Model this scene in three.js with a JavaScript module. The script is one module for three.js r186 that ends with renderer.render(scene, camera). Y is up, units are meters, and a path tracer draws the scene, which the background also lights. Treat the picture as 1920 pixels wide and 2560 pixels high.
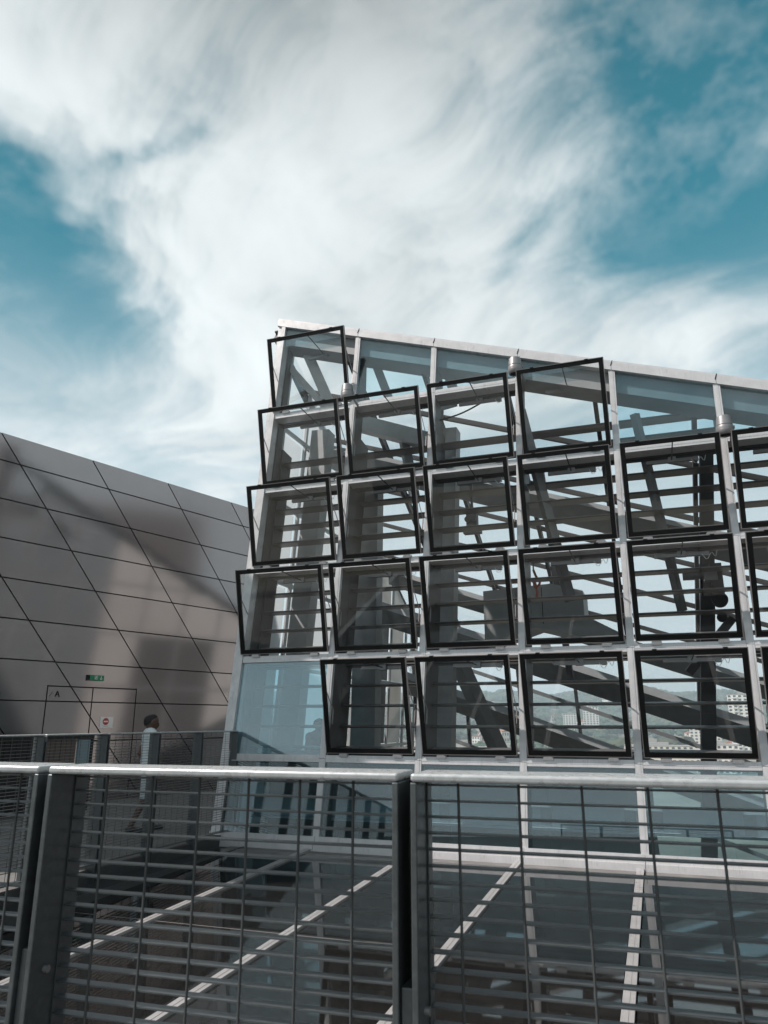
import * as THREE from 'three';
import { mergeGeometries } from 'three/addons/utils/BufferGeometryUtils.js';
import { ImprovedNoise } from 'three/addons/math/ImprovedNoise.js';
import { MarchingCubes } from 'three/addons/objects/MarchingCubes.js';
import { RoundedBoxGeometry } from 'three/addons/geometries/RoundedBoxGeometry.js';

// ------------------------------------------------------------------ camera, sky, sun, exposure
const scene = new THREE.Scene();
const camera = new THREE.PerspectiveCamera(69.42, 0.75, 0.05, 12000);
camera.position.set(0, 1.6, 0);
camera.rotation.set(THREE.MathUtils.degToRad(15.86), 0, 0);
camera.focus = 11; camera.userData.fStop = 9;
scene.add(camera);
const renderer = new THREE.WebGLRenderer({ antialias: true });
renderer.toneMapping = THREE.LinearToneMapping;
renderer.toneMappingExposure = 1.22;
renderer.shadowMap.enabled = true;

const perlin = new ImprovedNoise();
const NZ = (x, y, z = 0) => perlin.noise(x, y, z);
function fbm(x, y, z, oct, gain = 0.5) { let a = 1, s = 0, t = 0; for (let i = 0; i < oct; i++) { s += a * NZ(x, y, z + i * 7.3); t += a; a *= gain; x *= 2.03; y *= 2.03; } return s / t; }
let seed = 20240611;
const rnd = () => { seed = (seed * 1664525 + 1013904223) >>> 0; return seed / 4294967296; };
const R = THREE.MathUtils.degToRad, sm = THREE.MathUtils.smoothstep, mix = (a, b, t) => a + (b - a) * t;

function makeSky() {
  const w = 2048, h = 1024, data = new Float32Array(w * h * 4);
  // cloud banks: azimuth, elevation, half widths, turn, weight (degrees); the rest of the dome carries the same thin cirrus
  const banks = [
    [-6, 33, 13, 8, 0, 1.0], [-11, 41, 11, 7, 0.35, 0.8], [1, 43, 10, 8, -0.5, 0.75], [-19, 35, 7, 2.6, 0.35, 0.5], [-30, 42.5, 11, 4.2, -0.2, 0.8],
    [4, 31, 15, 5, 0, 0.75], [19, 27.2, 16, 3.0, 0.08, 0.8], [8, 38, 8, 6, -0.5, 0.5], [-8, 27, 9, 5, 0.2, 0.65], [-13, 21.6, 5.5, 0.9, 0.05, 0.6], [-9, 18.3, 5, 0.6, 0.05, 0.5],
    [-13.6, 24.2, 1.6, 0.8, 0, 0.35], [14, 45, 9, 9, -0.6, 0.28], [-27, 23, 10, 5, 0.4, 0.34], [-33, 51, 20, 4, -0.1, 0.5], [-24, 48, 16, 5, 0, 0.55], [-2, 50, 13, 5, 0, 0.6], [19, 39, 9, 2.6, 0.3, 0.18],
  ];
  const holes = [[-32, 34.4, 7.5, 3.2, -0.3, 0.85], [-22, 39.7, 5.5, 0.9, 0.3, 0.45], [29.5, 32.8, 9, 2.7, -0.25, 0.9], [-26, 28.5, 6, 3.2, 0.5, 0.4], [31, 46, 13, 8, 0, 0.42], [12, 34.5, 3.5, 1.2, 0.6, 0.35], [27, 40, 8, 4, 0.2, 0.22]];
  const G = (b, az, el) => { let dx = (az - b[0]) * Math.cos(R(el)) / Math.cos(R(b[1])), dy = el - b[1]; const c = Math.cos(b[4]), s = Math.sin(b[4]); const x = (dx * c + dy * s) / b[2], y = (-dx * s + dy * c) / b[3]; return b[5] * Math.exp(-(x * x + y * y)); };
  for (let j = 0; j < h; j++) {
    const el = (j + 0.5) / h * 180 - 90;
    for (let i = 0; i < w; i++) {
      const k = (j * w + i) * 4;
      // three's equirect: u = atan2(z, x) / 2pi + 0.5
      const th = ((i + 0.5) / w - 0.5) * 2 * Math.PI, ce = Math.cos(R(el));
      const dx = Math.cos(th) * ce, dz = Math.sin(th) * ce, dy = Math.sin(R(el));
      let az = Math.atan2(dx, -dz) * 180 / Math.PI;
      let r, g, b;
      const e = Math.max(el, 0), t1 = sm(e, 8, 36), t2 = sm(e, 22, 62);
      // clear air: pale near the horizon, deep teal higher up
      r = mix(mix(0.52, 0.032, t1), 0.006, t2); g = mix(mix(0.63, 0.215, t1), 0.100, t2); b = mix(mix(0.69, 0.300, t1), 0.145, t2);
      if (el > -1) {
        const px = dx / (dy + 0.16), pz = dz / (dy + 0.16);
        const wx = fbm(px * 0.9, pz * 0.9, 3.1, 3), wz = fbm(px * 0.9 + 9, pz * 0.9 - 4, 8.2, 3);
        const qx = px + 0.5 * wx, qz = pz + 0.5 * wz;
        const a1 = 0.62, ca = Math.cos(a1), sa = Math.sin(a1);
        const sx = (qx * ca + qz * sa), sz = (-qx * sa + qz * ca);
        const streak = fbm(sx * 1.5, sz * 5.2, 1.7, 6, 0.56), puff = fbm(qx * 3.2, qz * 3.2, 5.5, 6, 0.55), fine = fbm(sx * 7 + 2 * puff, sz * 19, 2.2, 5, 0.66);
        // outlines are ragged: the banks are looked up through a warp
        const az2 = az + 7 * wx + 6 * streak + 2.2 * puff, el2 = el + 3.2 * wz + 2.4 * puff + 1.4 * streak;
        let d = 0; for (const q of banks) d += G(q, az2, el2); d = 1 - Math.exp(-1.25 * d);
        for (const q of holes) d -= G(q, az2, el2);
        const away = sm(Math.abs(az), 42, 70); d = mix(d, 0.36 + 0.8 * fbm(qx * 0.7, qz * 0.7, 12.5, 3), away);
        d = mix(d, 0.3 + 0.8 * fbm(qx * 0.7, qz * 0.7, 12.5, 3), sm(el, 52, 66) * (1 - away));
        d = d + (0.46 * streak + 0.62 * puff + 0.60 * fine) * (0.62 + 0.7 * Math.max(0, d) * (1 - 0.75 * Math.max(0, d)));
        // a thin rippled veil lies over the open blue
        const rip = fbm(px * 11 + 1.5 * wx, pz * 11 + 1.5 * wz, 21.3, 5, 0.62), veil = Math.max(0, 0.20 + 0.75 * rip + 0.45 * puff + 0.25 * fine) * sm(el, 30, 40);
        const c0 = sm(d, -0.36, 0.92) * 0.97, c = c0 + (1 - c0) * Math.min(0.42, veil * 0.6);
        const br = 0.80 + 0.22 * puff + 0.12 * streak - 0.34 * sm(el, 38, 56), lum = br * 0.95;
        r = mix(r, lum * 0.925, c); g = mix(g, lum * 0.985, c); b = mix(b, lum * 1.0, c);
        const hz = 1 - sm(e, 2, 24); r = mix(r, 0.60, hz * 0.75); g = mix(g, 0.69, hz * 0.75); b = mix(b, 0.73, hz * 0.75);
      } else { r = 0.16; g = 0.17; b = 0.17; }
      data[k] = Math.max(0, r); data[k + 1] = Math.max(0, g); data[k + 2] = Math.max(0, b); data[k + 3] = 1;
    }
  }
  const t = new THREE.DataTexture(data, w, h, THREE.RGBAFormat, THREE.FloatType);
  t.mapping = THREE.EquirectangularReflectionMapping; t.magFilter = t.minFilter = THREE.LinearFilter; t.colorSpace = THREE.LinearSRGBColorSpace; t.needsUpdate = true;
  return t;
}
const skyTex = makeSky();
scene.background = skyTex; scene.environment = skyTex;

const sunDir = new THREE.Vector3(-0.617, 0.7835, 0.0725).normalize();
const sun = new THREE.DirectionalLight(new THREE.Color(1.0, 0.91, 0.855), 5.0);
sun.position.copy(sunDir).multiplyScalar(80); sun.target.position.set(2, 2, -10); sun.position.add(sun.target.position);
sun.castShadow = true; sun.shadow.mapSize.set(4096, 4096);
Object.assign(sun.shadow.camera, { left: -35, right: 35, top: 35, bottom: -35, near: 1, far: 200 });
scene.add(sun, sun.target);
scene.fog = new THREE.FogExp2(new THREE.Color(0.56, 0.68, 0.74), 0.00030);

// ------------------------------------------------------------------ helpers
const used = {};
function numbered(n) { if (!(n in used)) { used[n] = 0; return n; } used[n]++; return n + '_' + String(used[n]).padStart(3, '0'); }
function thing(name, label, category, pos = [0, 0, 0], turn = 0, group) {
  const o = new THREE.Group(); o.name = numbered(name); o.position.set(...pos); o.rotation.y = turn; o.userData = { label, category };
  if (group) o.userData.group = group; scene.add(o); return o;
}
function mesh(name, geos, m, parent, extra) {
  const g = Array.isArray(geos) ? (geos.length > 1 ? mergeGeometries(geos.map(q => { const a = q.index ? q.toNonIndexed() : q; for (const k of Object.keys(a.attributes)) if (!['position', 'normal', 'uv'].includes(k)) a.deleteAttribute(k); return a; })) : geos[0]) : geos;
  const o = new THREE.Mesh(g, m); o.name = parent === scene ? numbered(name) : name; o.castShadow = o.receiveShadow = true;
  if (extra) Object.assign(o.userData, extra); parent.add(o); return o;
}
function structure(name, geos, m) { return mesh(name, geos, m, scene, { kind: 'structure' }); }
// uv in metres from position, by the way a face points
function metreUV(g, s = 1) {
  const q = g.index ? g.toNonIndexed() : g, p = q.attributes.position; if (!q.attributes.normal) q.computeVertexNormals(); const n = q.attributes.normal, uv = new Float32Array(p.count * 2);
  for (let i = 0; i < p.count; i += 3) {
    const ax = Math.abs(n.getX(i) + n.getX(i + 1) + n.getX(i + 2)), ay = Math.abs(n.getY(i) + n.getY(i + 1) + n.getY(i + 2)), az = Math.abs(n.getZ(i) + n.getZ(i + 1) + n.getZ(i + 2));
    for (let j = i; j < i + 3; j++) {
      const x = p.getX(j), y = p.getY(j), z = p.getZ(j); let a, b;
      if (ay >= ax && ay >= az) { a = x; b = z; } else if (ax >= az) { a = z; b = y; } else { a = x; b = y; }
      uv[2 * j] = a * s; uv[2 * j + 1] = b * s;
    }
  }
  q.setAttribute('uv', new THREE.BufferAttribute(uv, 2)); return q;
}
function box(x0, x1, y0, y1, z0, z1) { const g = new THREE.BoxGeometry(x1 - x0, y1 - y0, z1 - z0); g.translate((x0 + x1) / 2, (y0 + y1) / 2, (z0 + z1) / 2); return metreUV(g); }
function rbox(x0, x1, y0, y1, z0, z1, r) { const g = new RoundedBoxGeometry(x1 - x0, y1 - y0, z1 - z0, 2, r); g.translate((x0 + x1) / 2, (y0 + y1) / 2, (z0 + z1) / 2); return metreUV(g); }
// a straight bar of w (sideways) by h (along up) from p to q
function bar(p, q, w, h, up = [0, 1, 0]) {
  const a = new THREE.Vector3(...p), b = new THREE.Vector3(...q), d = b.clone().sub(a), L = d.length(); d.normalize();
  const u0 = new THREE.Vector3(...up), s = new THREE.Vector3().crossVectors(u0, d).normalize(), u = new THREE.Vector3().crossVectors(d, s);
  const g = metreUV(new THREE.BoxGeometry(w, h, L));
  g.applyMatrix4(new THREE.Matrix4().makeBasis(s, u, d).setPosition(a.add(b).multiplyScalar(0.5))); return g;
}
function rod(p, q, r, seg = 8) {
  const a = new THREE.Vector3(...p), b = new THREE.Vector3(...q), d = b.clone().sub(a), L = d.length();
  const g = new THREE.CylinderGeometry(r, r, L, seg); g.applyQuaternion(new THREE.Quaternion().setFromUnitVectors(new THREE.Vector3(0, 1, 0), d.normalize())); g.translate(...a.add(b).multiplyScalar(0.5).toArray()); return g;
}
function prism(pts, depth, place) { // outline in x,y, extruded along z
  const g = new THREE.ExtrudeGeometry(new THREE.Shape(pts.map(p => new THREE.Vector2(...p))), { depth, bevelEnabled: false }); if (place) g.applyMatrix4(place); return metreUV(g);
}
function tex(n, fn, srgb, repeat = 1) {
  const d = new Uint8Array(n * n * 4);
  for (let j = 0; j < n; j++) for (let i = 0; i < n; i++) { const v = fn(i / n, j / n), k = (j * n + i) * 4; for (let c = 0; c < 3; c++) d[k + c] = Math.max(0, Math.min(255, (Array.isArray(v) ? v[c] : v) * 255)); d[k + 3] = 255; }
  const t = new THREE.DataTexture(d, n, n); t.wrapS = t.wrapT = THREE.RepeatWrapping; t.magFilter = THREE.LinearFilter; t.minFilter = THREE.LinearMipmapLinearFilter; t.generateMipmaps = true;
  if (srgb) t.colorSpace = THREE.SRGBColorSpace; t.repeat.set(repeat, repeat); t.needsUpdate = true; return t;
}
// noise that closes on itself over the unit square
const tile = (x, y, f, o = 4, z = 0) => { const a = fbm(x * f, y * f, z, o), b = fbm((x - 1) * f, y * f, z, o), c = fbm(x * f, (y - 1) * f, z, o), d = fbm((x - 1) * f, (y - 1) * f, z, o); return (a * (1 - x) + b * x) * (1 - y) + (c * (1 - x) + d * x) * y; };
const hash = (i, j) => { const s = Math.sin(i * 127.1 + j * 311.7) * 43758.5453; return s - Math.floor(s); };

// ------------------------------------------------------------------ materials
const lin = (r, g, b) => new THREE.Color().setRGB(r, g, b);
const std = (c, rough, metal = 0, o = {}) => new THREE.MeshStandardMaterial({ color: c, roughness: rough, metalness: metal, ...o });
const tBrush = tex(512, (x, y) => 0.62 + 0.30 * tile(x, y, 6, 3, 1) + 0.12 * (hash(Math.floor(x * 512) % 512, 3) - 0.5) + 0.08 * (hash(Math.floor(x * 512), Math.floor(y * 512)) - 0.5), false);
const tAlu = tex(512, (x, y) => { const v = 0.90 + 0.10 * tile(x, y, 5, 5, 2) + 0.05 * (hash(Math.floor(x * 512), Math.floor(y * 24)) - 0.5); return [v, v * 0.998, v * 0.998]; }, true);
const tGalv = tex(512, (x, y) => { const v = 0.86 + 0.13 * tile(x, y, 26, 3, 6) + 0.12 * tile(x, y, 7, 4, 9) + 0.05 * (hash(Math.floor(x * 512), Math.floor(y * 512)) - 0.5); return [v * 0.985, v, v * 1.0]; }, true, 2.2);
const tGalvR = tex(512, (x, y) => 0.70 + 0.25 * tile(x, y, 26, 3, 6) + 0.2 * tile(x, y, 8, 3, 4), false, 2.2);
const tSteel = tex(512, (x, y) => { const v = 0.93 + 0.02 * tile(x, y, 5, 4, 12) + 0.02 * tile(x, y, 70, 2, 3) + 0.05 * (hash(Math.floor(x * 512), Math.floor(y * 512)) - 0.5); return [v, v * 0.985, v * 0.975]; }, true, 0.7);
const tSteelR = tex(512, (x, y) => 0.92 + 0.05 * tile(x, y, 9, 4, 14) + 0.06 * (hash(Math.floor(x * 512), Math.floor(y * 512)) - 0.5), false, 0.7);
const tConc = tex(512, (x, y) => { const v = 0.80 + 0.22 * tile(x, y, 6, 5, 22) + 0.14 * (hash(Math.floor(x * 512), Math.floor(y * 512)) - 0.5); return [v, v * 0.99, v * 0.97]; }, true, 0.6);
const tFrit = tex(512, (x, y) => { const v = 0.66 + 0.34 * tile(x, y, 40, 3, 31) + 0.35 * (hash(Math.floor(x * 512), Math.floor(y * 512)) - 0.5) + 0.16 * tile(x, y, 6, 4, 33); return v; }, true, 0.9);
const tGround = tex(512, (x, y) => { const v = 0.75 + 0.5 * tile(x, y, 6, 5, 41); return [v, v, v * 0.95]; }, true, 0.004);

const M = {
  alu: std(lin(0.69, 0.69, 0.70), 0.5, 0.2, { map: tAlu, roughnessMap: tBrush }),
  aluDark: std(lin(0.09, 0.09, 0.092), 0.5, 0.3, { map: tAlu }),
  aluCharcoal: std(lin(0.10, 0.10, 0.10), 0.55, 0.2, { map: tAlu }),  // charcoal aluminium for inner profiles and small marks
  slat: std(lin(0.17, 0.165, 0.165), 0.42, 0.35, { map: tAlu }),
  black: new THREE.MeshPhysicalMaterial({ color: lin(0.006, 0.006, 0.0065), roughness: 0.5, specularIntensity: 0.35 }),
  blackMetal: new THREE.MeshPhysicalMaterial({ color: lin(0.013, 0.013, 0.014), roughness: 0.5, specularIntensity: 0.5 }),
  edge: std(lin(0.36, 0.34, 0.335), 0.42, 0.4, { map: tAlu }),
  galv: std(lin(0.155, 0.17, 0.18), 0.5, 0.6, { map: tGalv, roughnessMap: tGalvR }),
  galvDark: std(lin(0.12, 0.125, 0.13), 0.6, 0.5, { map: tGalv }),
  steel: std(lin(0.325, 0.322, 0.332), 0.14, 0.9, { map: tSteel, roughnessMap: tSteelR }),
  steelB: std(lin(0.315, 0.312, 0.322), 0.15, 0.9, { map: tSteel, roughnessMap: tSteelR }),
  steelC: std(lin(0.333, 0.330, 0.340), 0.135, 0.9, { map: tSteel, roughnessMap: tSteelR }),
  railTopLit: std(lin(0.66, 0.67, 0.68), 0.42, 0.35, { map: tGalv, roughnessMap: tGalvR }),  // polished handrail, with sunlit brightness also put into its colour
  steelDark: std(lin(0.15, 0.142, 0.145), 0.6, 0.3, { map: tSteel }),  // for the unseen masses, kept dark for what the wall mirrors
  joint: std(lin(0.012, 0.012, 0.013), 0.8),
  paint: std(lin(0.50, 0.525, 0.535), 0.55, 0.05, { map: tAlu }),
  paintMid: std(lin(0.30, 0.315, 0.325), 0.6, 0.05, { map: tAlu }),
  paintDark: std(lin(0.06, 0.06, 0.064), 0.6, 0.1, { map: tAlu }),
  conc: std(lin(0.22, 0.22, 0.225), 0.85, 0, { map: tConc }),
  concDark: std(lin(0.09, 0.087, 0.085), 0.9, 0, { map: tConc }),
  white: std(lin(0.78, 0.78, 0.76), 0.5), red: std(lin(0.45, 0.03, 0.035), 0.45),
  green: std(lin(0.0, 0.19, 0.09), 0.45), orange: std(lin(0.62, 0.12, 0.06), 0.7), can: std(lin(0.33, 0.33, 0.335), 0.4, 0.45, { map: tAlu }),
  wood: std(lin(0.10, 0.075, 0.065), 0.7), teal: std(lin(0.16, 0.25, 0.29), 0.4),
  glass: new THREE.MeshPhysicalMaterial({ color: lin(0.975, 0.985, 0.985), transmission: 1, thickness: 0, roughness: 0.0, ior: 1.45, side: THREE.DoubleSide }),
  tint: new THREE.MeshPhysicalMaterial({ color: lin(0.80, 0.91, 0.94), transmission: 1, thickness: 0, roughness: 0.0, ior: 1.62, side: THREE.DoubleSide }),
  coated: new THREE.MeshPhysicalMaterial({ color: lin(0.62, 0.83, 0.89), transmission: 0.86, thickness: 0, roughness: 0.01, ior: 2.1, side: THREE.DoubleSide }),
  base: new THREE.MeshPhysicalMaterial({ color: lin(0.66, 0.80, 0.84), transmission: 0.98, thickness: 0, roughness: 0.0, ior: 1.85, side: THREE.DoubleSide }),
  frost: new THREE.MeshPhysicalMaterial({ color: lin(0.80, 0.84, 0.86), transmission: 0.86, thickness: 0, roughness: 0.9, side: THREE.DoubleSide }),
  milky: new THREE.MeshPhysicalMaterial({ color: lin(0.84, 0.83, 0.81), transmission: 0.3, thickness: 0, roughness: 0.9, side: THREE.DoubleSide }),
  flankGrey: std(lin(0.15, 0.15, 0.155), 0.6), cap: std(lin(0.46, 0.455, 0.455), 0.5, 0.2, { map: tAlu, roughnessMap: tBrush }),
  roofGlass: new THREE.MeshPhysicalMaterial({ color: lin(0.13, 0.127, 0.123), map: tFrit, transmission: 0.8, thickness: 0, roughness: 0.03, ior: 1.6, side: THREE.DoubleSide }),
};

// ------------------------------------------------------------------ the pavilion: frame of reference
// local axes of the pavilion group: x along the front, y up, z out towards the terrace; the front leans back
const F0 = [-2.566, 0, -11.867], TURN = R(-19.6), LE = R(7.2), cL = Math.cos(LE), sL = Math.sin(LE), SH = 0.0165;
const F = (u, v, o = 0) => [u + SH * v, v * cL + o * sL, -v * sL + o * cL];
const FM = new THREE.Matrix4().set(1, SH, 0, 0, 0, cL, sL, 0, 0, -sL, cL, 0, 0, 0, 0, 1);
const fgeo = g => { g.applyMatrix4(FM); return g; };
const fbox = (u0, u1, v0, v1, o0, o1) => fgeo(box(u0, u1, v0, v1, o0, o1));
const mull = [0.09, 1.71, 3.175, 4.64, 6.105, 7.57, 9.035, 10.5];            // mullion axes at the foot
const rows = [-0.03, 1.09, 2.58, 4.07, 5.56, 7.05, 8.54];                     // transom axes up the slope
const roofV = u => 9.22 - 0.345 * u;
const pav = thing('glass_pavilion', 'leaning glass and aluminium pavilion with rows of tilted black-framed windows', 'building', F0, TURN);

// mullions: a pale cap outside, a deep fin inside
mull.forEach((u, i) => {
  const top = roofV(u) - (i ? 0.13 : 0.05);
  if (i === 0) {
    mesh('corner_post', [fbox(0.0, 0.085, -0.05, top, -0.10, 0.02), fbox(0.087, 0.165, -0.05, top, -0.12, 0.045), fbox(0.02, 0.15, -0.05, top, -0.18, -0.122)], M.alu, pav); mesh('inner_jamb', [0, 1, 2].map(k => fbox(0.03 + 0.012 * k, 0.175 - 0.014 * k, -0.05, top - 0.02, -0.26 - 0.08 * k, -0.182 - 0.08 * k)), M.aluCharcoal, pav);
  } else {
    // cap pieces meet at every transom with a hairline joint
    for (let r = 0; r < 6; r++) {
      const v0 = rows[r] + (r ? 0.0 : 0.05), v1 = Math.min(rows[r + 1], top); if (v1 - v0 < 0.05) continue;
      mesh('mullion', [fbox(u - 0.047, u + 0.047, v0 + 0.002, v1 - 0.003, -0.05, 0.03), fbox(u - 0.02, u + 0.02, v0 + 0.002, v1 - 0.003, 0.03, 0.034)], M.alu, pav);
    }
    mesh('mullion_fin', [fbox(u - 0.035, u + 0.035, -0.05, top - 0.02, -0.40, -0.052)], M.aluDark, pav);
  }
});
const bays = []; for (let c = 0; c < 7; c++) bays.push(c ? [mull[c] + 0.05, mull[c + 1] - 0.05] : [0.168, mull[1] - 0.05]);
const roofed = (c, r) => Math.min(roofV(bays[c][0]), roofV(bays[c][1])) - 0.13 > rows[r] + 0.08;
for (let c = 0; c < 7; c++) for (let r = 1; r < 7; r++) {
  if (!roofed(c, r)) continue; const [a, b] = bays[c], v = rows[r];
  mesh('transom', [fbox(a, b, v - 0.05, v + 0.05, -0.05, 0.026), fbox(a, b, v - 0.012, v + 0.012, 0.026, 0.029), fbox(a - 0.01, b + 0.01, v - 0.042, v + 0.042, -0.20, -0.052)], M.alu, pav);
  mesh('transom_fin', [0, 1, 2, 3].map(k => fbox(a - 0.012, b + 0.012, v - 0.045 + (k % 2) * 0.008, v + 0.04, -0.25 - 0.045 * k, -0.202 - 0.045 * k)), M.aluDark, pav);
}
// sill beam at the foot of the front
mull.forEach((u, i) => { if (i < 7) mesh('sill', [fbox((i ? u : 0) + 0.003, mull[i + 1] - 0.003, -0.155, 0.045, -0.1, 0.06), fbox((i ? u : 0) + 0.003, mull[i + 1] - 0.003, -0.155, -0.06, 0.06, 0.11)], M.alu, pav); });
// coping along the sloping top edge
{
  const n = 6;
  for (let k = 0; k < 7; k++) {
    const a = k ? mull[k] : -0.02, b = mull[k + 1];
    const P = (u, dv, o) => F(u, roofV(u) + dv, o);
    const mk = (d0, d1, o0, o1) => { const p = [a + 0.003, b - 0.003].flatMap(u => [P(u, d0, o0), P(u, d1, o0), P(u, d1, o1), P(u, d0, o1)]); const g = new THREE.BufferGeometry(); const idx = [0, 2, 1, 0, 3, 2, 4, 5, 6, 4, 6, 7, 0, 1, 5, 0, 5, 4, 1, 2, 6, 1, 6, 5, 2, 3, 7, 2, 7, 6, 3, 0, 4, 3, 4, 7]; g.setAttribute('position', new THREE.Float32BufferAttribute(idx.flatMap(i => p[i]), 3)); g.computeVertexNormals(); return metreUV(g); };
    mesh('coping', [mk(-0.14, 0.0, -0.06, 0.05), mk(0.002, 0.05, -0.5, 0.02)], M.alu, pav);
    mesh('edge_beam', [mk(-0.47, -0.06, -0.5, -0.08)], M.paintMid, pav);
    // weep slot in the coping
    mesh('joint_clip', [bar(P(b - 0.01, -0.07, 0.052), P(b + 0.02, 0.03, 0.052), 0.012, 0.012)], M.blackMetal, pav);
  }
}
// tilted windows: built once for each width, then cloned into the bays
function protoWindow(W) {
  const H = 1.36, g = new THREE.Group(); g.name = 'window';
  const fr = (o0, o1, d0, d1) => [box(d0, d1, d0, H - d0, o0, o1), box(W - d1, W - d0, d0, H - d0, o0, o1), box(d1, W - d1, d0, d1, o0, o1), box(d1, W - d1, H - d1, H - d0, o0, o1)];
  mesh('frame', fr(-0.035, 0.012, 0, 0.009), M.edge, g);
  mesh('inner_frame', fr(-0.055, -0.012, 0.0095, 0.055), M.blackMetal, g);
  mesh('black_border', fr(-0.009, 0.010, 0.0095, 0.074), M.black, g);
  mesh('pane', [box(0.0745, W - 0.0745, 0.0745, H - 0.0745, -0.002, 0.006)], M.glass, g);
  for (const x of [0.2, W - 0.3]) { mesh('hinge', [box(x, x + 0.13, -0.05, -0.012, -0.05, 0.012), rod([x + 0.01, -0.012, 0.0], [x + 0.12, -0.012, 0.0], 0.011)], M.alu, g); mesh('catch', [box(x + 0.02, x + 0.075, H - 0.012, H + 0.006, -0.03, 0.016)], M.blackMetal, g); }
  return g;
}
const TILT = Math.asin(0.49 / 1.36), pW = [protoWindow(1.53), protoWindow(1.325)];
const hasWindow = (c, r) => r >= 1 && r <= 5 && ((r === 1 && c > 0) || (r === 2 || r === 3) || (r === 4 && c < 4) || (r === 5 && c === 0));
const baseM = new THREE.Matrix4().makeBasis(new THREE.Vector3(1, 0, 0), new THREE.Vector3(0, cL, -sL), new THREE.Vector3(0, sL, cL));
let wi = 0;
for (let c = 0; c < 7; c++) for (let r = 1; r < 6; r++) {
  if (!hasWindow(c, r)) continue;
  const g = pW[c ? 1 : 0].clone(), u = c ? mull[c] + 0.07 : 0.135, v = rows[r] + 0.075, tilt = TILT + (hash(c, r) - 0.5) * R(1.6), W = c ? 1.325 : 1.53;
  g.position.set(...F(u, v, 0.055));
  g.quaternion.setFromRotationMatrix(baseM.clone().multiply(new THREE.Matrix4().makeRotationX(tilt))); g.name = 'window';
  pav.add(g);
  // chain drive under the transom above, its stay reaching to the window's top rail, and a folding arm at the left
  const vt = rows[r + 1], uc = u + W * 0.52;
  mesh('actuator', [fbox(uc - 0.36, uc + 0.36, vt - 0.15, vt - 0.10, -0.30, -0.25), fbox(uc - 0.05, uc + 0.06, vt - 0.17, vt - 0.09, -0.255, -0.20), fbox(uc + 0.30, uc + 0.37, vt - 0.16, vt - 0.095, -0.305, -0.245)], M.can, pav);
  const topP = F(uc, v + 1.30 * Math.cos(tilt), 0.055 + 1.30 * Math.sin(tilt) - 0.03);
  mesh('stay', [rod(F(uc, vt - 0.13, -0.22), topP, 0.009, 6)], M.blackMetal, pav);
  for (const s of [0, 1]) { const us = s ? u + W - 0.02 : u + 0.02; mesh('scissor_arm', [bar(F(us, v + 0.62, -0.03), F(us, v + 0.95 * Math.cos(tilt), 0.02 + 0.95 * Math.sin(tilt)), 0.006, 0.02), bar(F(us, v + 0.42, -0.02), F(us, v + 0.62, -0.03), 0.008, 0.03)], M.edge, pav); }
  const wire = new THREE.CatmullRomCurve3([[0.27, 0.12], [0.33, 0.20], [0.40, 0.10], [0.44, 0.17], [0.47, 0.08]].map(([a, b]) => new THREE.Vector3(...F(uc + a, vt - b - 0.02, -0.24))));
  mesh('cable', [new THREE.TubeGeometry(wire, 14, 0.004, 5)], M.white, pav);
}
// fixed panes
function pane(pts, o = -0.015) { // outline in u, v
  return fgeo(prism(pts, 0.012, new THREE.Matrix4().makeTranslation(0, 0, o)));
}
for (let c = 0; c < 7; c++) for (let r = 0; r < 7; r++) {
  if (hasWindow(c, r)) continue; const [a, b] = bays[c], v0 = rows[r] + (r ? 0.05 : 0.046), cut = r < 6 ? rows[r + 1] - 0.05 : 99;
  const la = roofV(a) - 0.14, lb = roofV(b) - 0.14, sA = SH * 0; if (la <= v0) continue;
  let pts;
  if (lb >= cut) pts = [[a, v0], [b, v0], [b, cut], [a, cut]];
  else if (lb > v0) { const ux = a + (la - Math.min(cut, la)) / 0.345; pts = la > cut ? [[a, v0], [b, v0], [b, lb], [ux, cut], [a, cut]] : [[a, v0], [b, v0], [b, lb], [a, la]]; }
  else { const ux = a + (la - v0) / 0.345; pts = [[a, v0], [ux, v0], [a, la]]; }
  mesh('fixed_pane', pane(pts), r === 0 ? M.base : r === 1 ? M.coated : M.tint, pav);
}
// louvre blades behind the glass
for (let c = 0; c < 7; c++) for (let k = 0; k < 17; k++) {
  const v = 1.305 + 0.315 * k, [a, b] = bays[c]; if (v > Math.min(6.5, Math.min(roofV(a), roofV(b)) - 0.22)) continue;
  const s = new THREE.Shape(); s.moveTo(-0.165, 0.004); s.quadraticCurveTo(-0.17, -0.012, -0.14, -0.019); s.lineTo(0.14, -0.019); s.quadraticCurveTo(0.17, -0.012, 0.165, 0.004); s.quadraticCurveTo(0.08, 0.026, 0, 0.027); s.quadraticCurveTo(-0.08, 0.026, -0.165, 0.004);
  const g = new THREE.ExtrudeGeometry(s, { depth: b - a + 0.02, bevelEnabled: false, curveSegments: 8 }); g.rotateY(Math.PI / 2); g.rotateX(R(3 * (hash(c, k) - 0.5)));
  const p = F(a - 0.01, v, -0.62); g.translate(p[0], p[1], p[2]);
  mesh('louvre_blade', [metreUV(g)], M.slat, pav);
}
// blade carriers on each mullion line
mull.slice(0, 8).forEach((u, i) => { const t = Math.min(6.6, roofV(u) - 0.3); mesh('blade_carrier', [fbox(u - 0.02 + (i ? 0 : 0.06), u + 0.02 + (i ? 0 : 0.06), 0.9, t, -0.80, -0.44)], M.aluDark, pav); });

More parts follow.
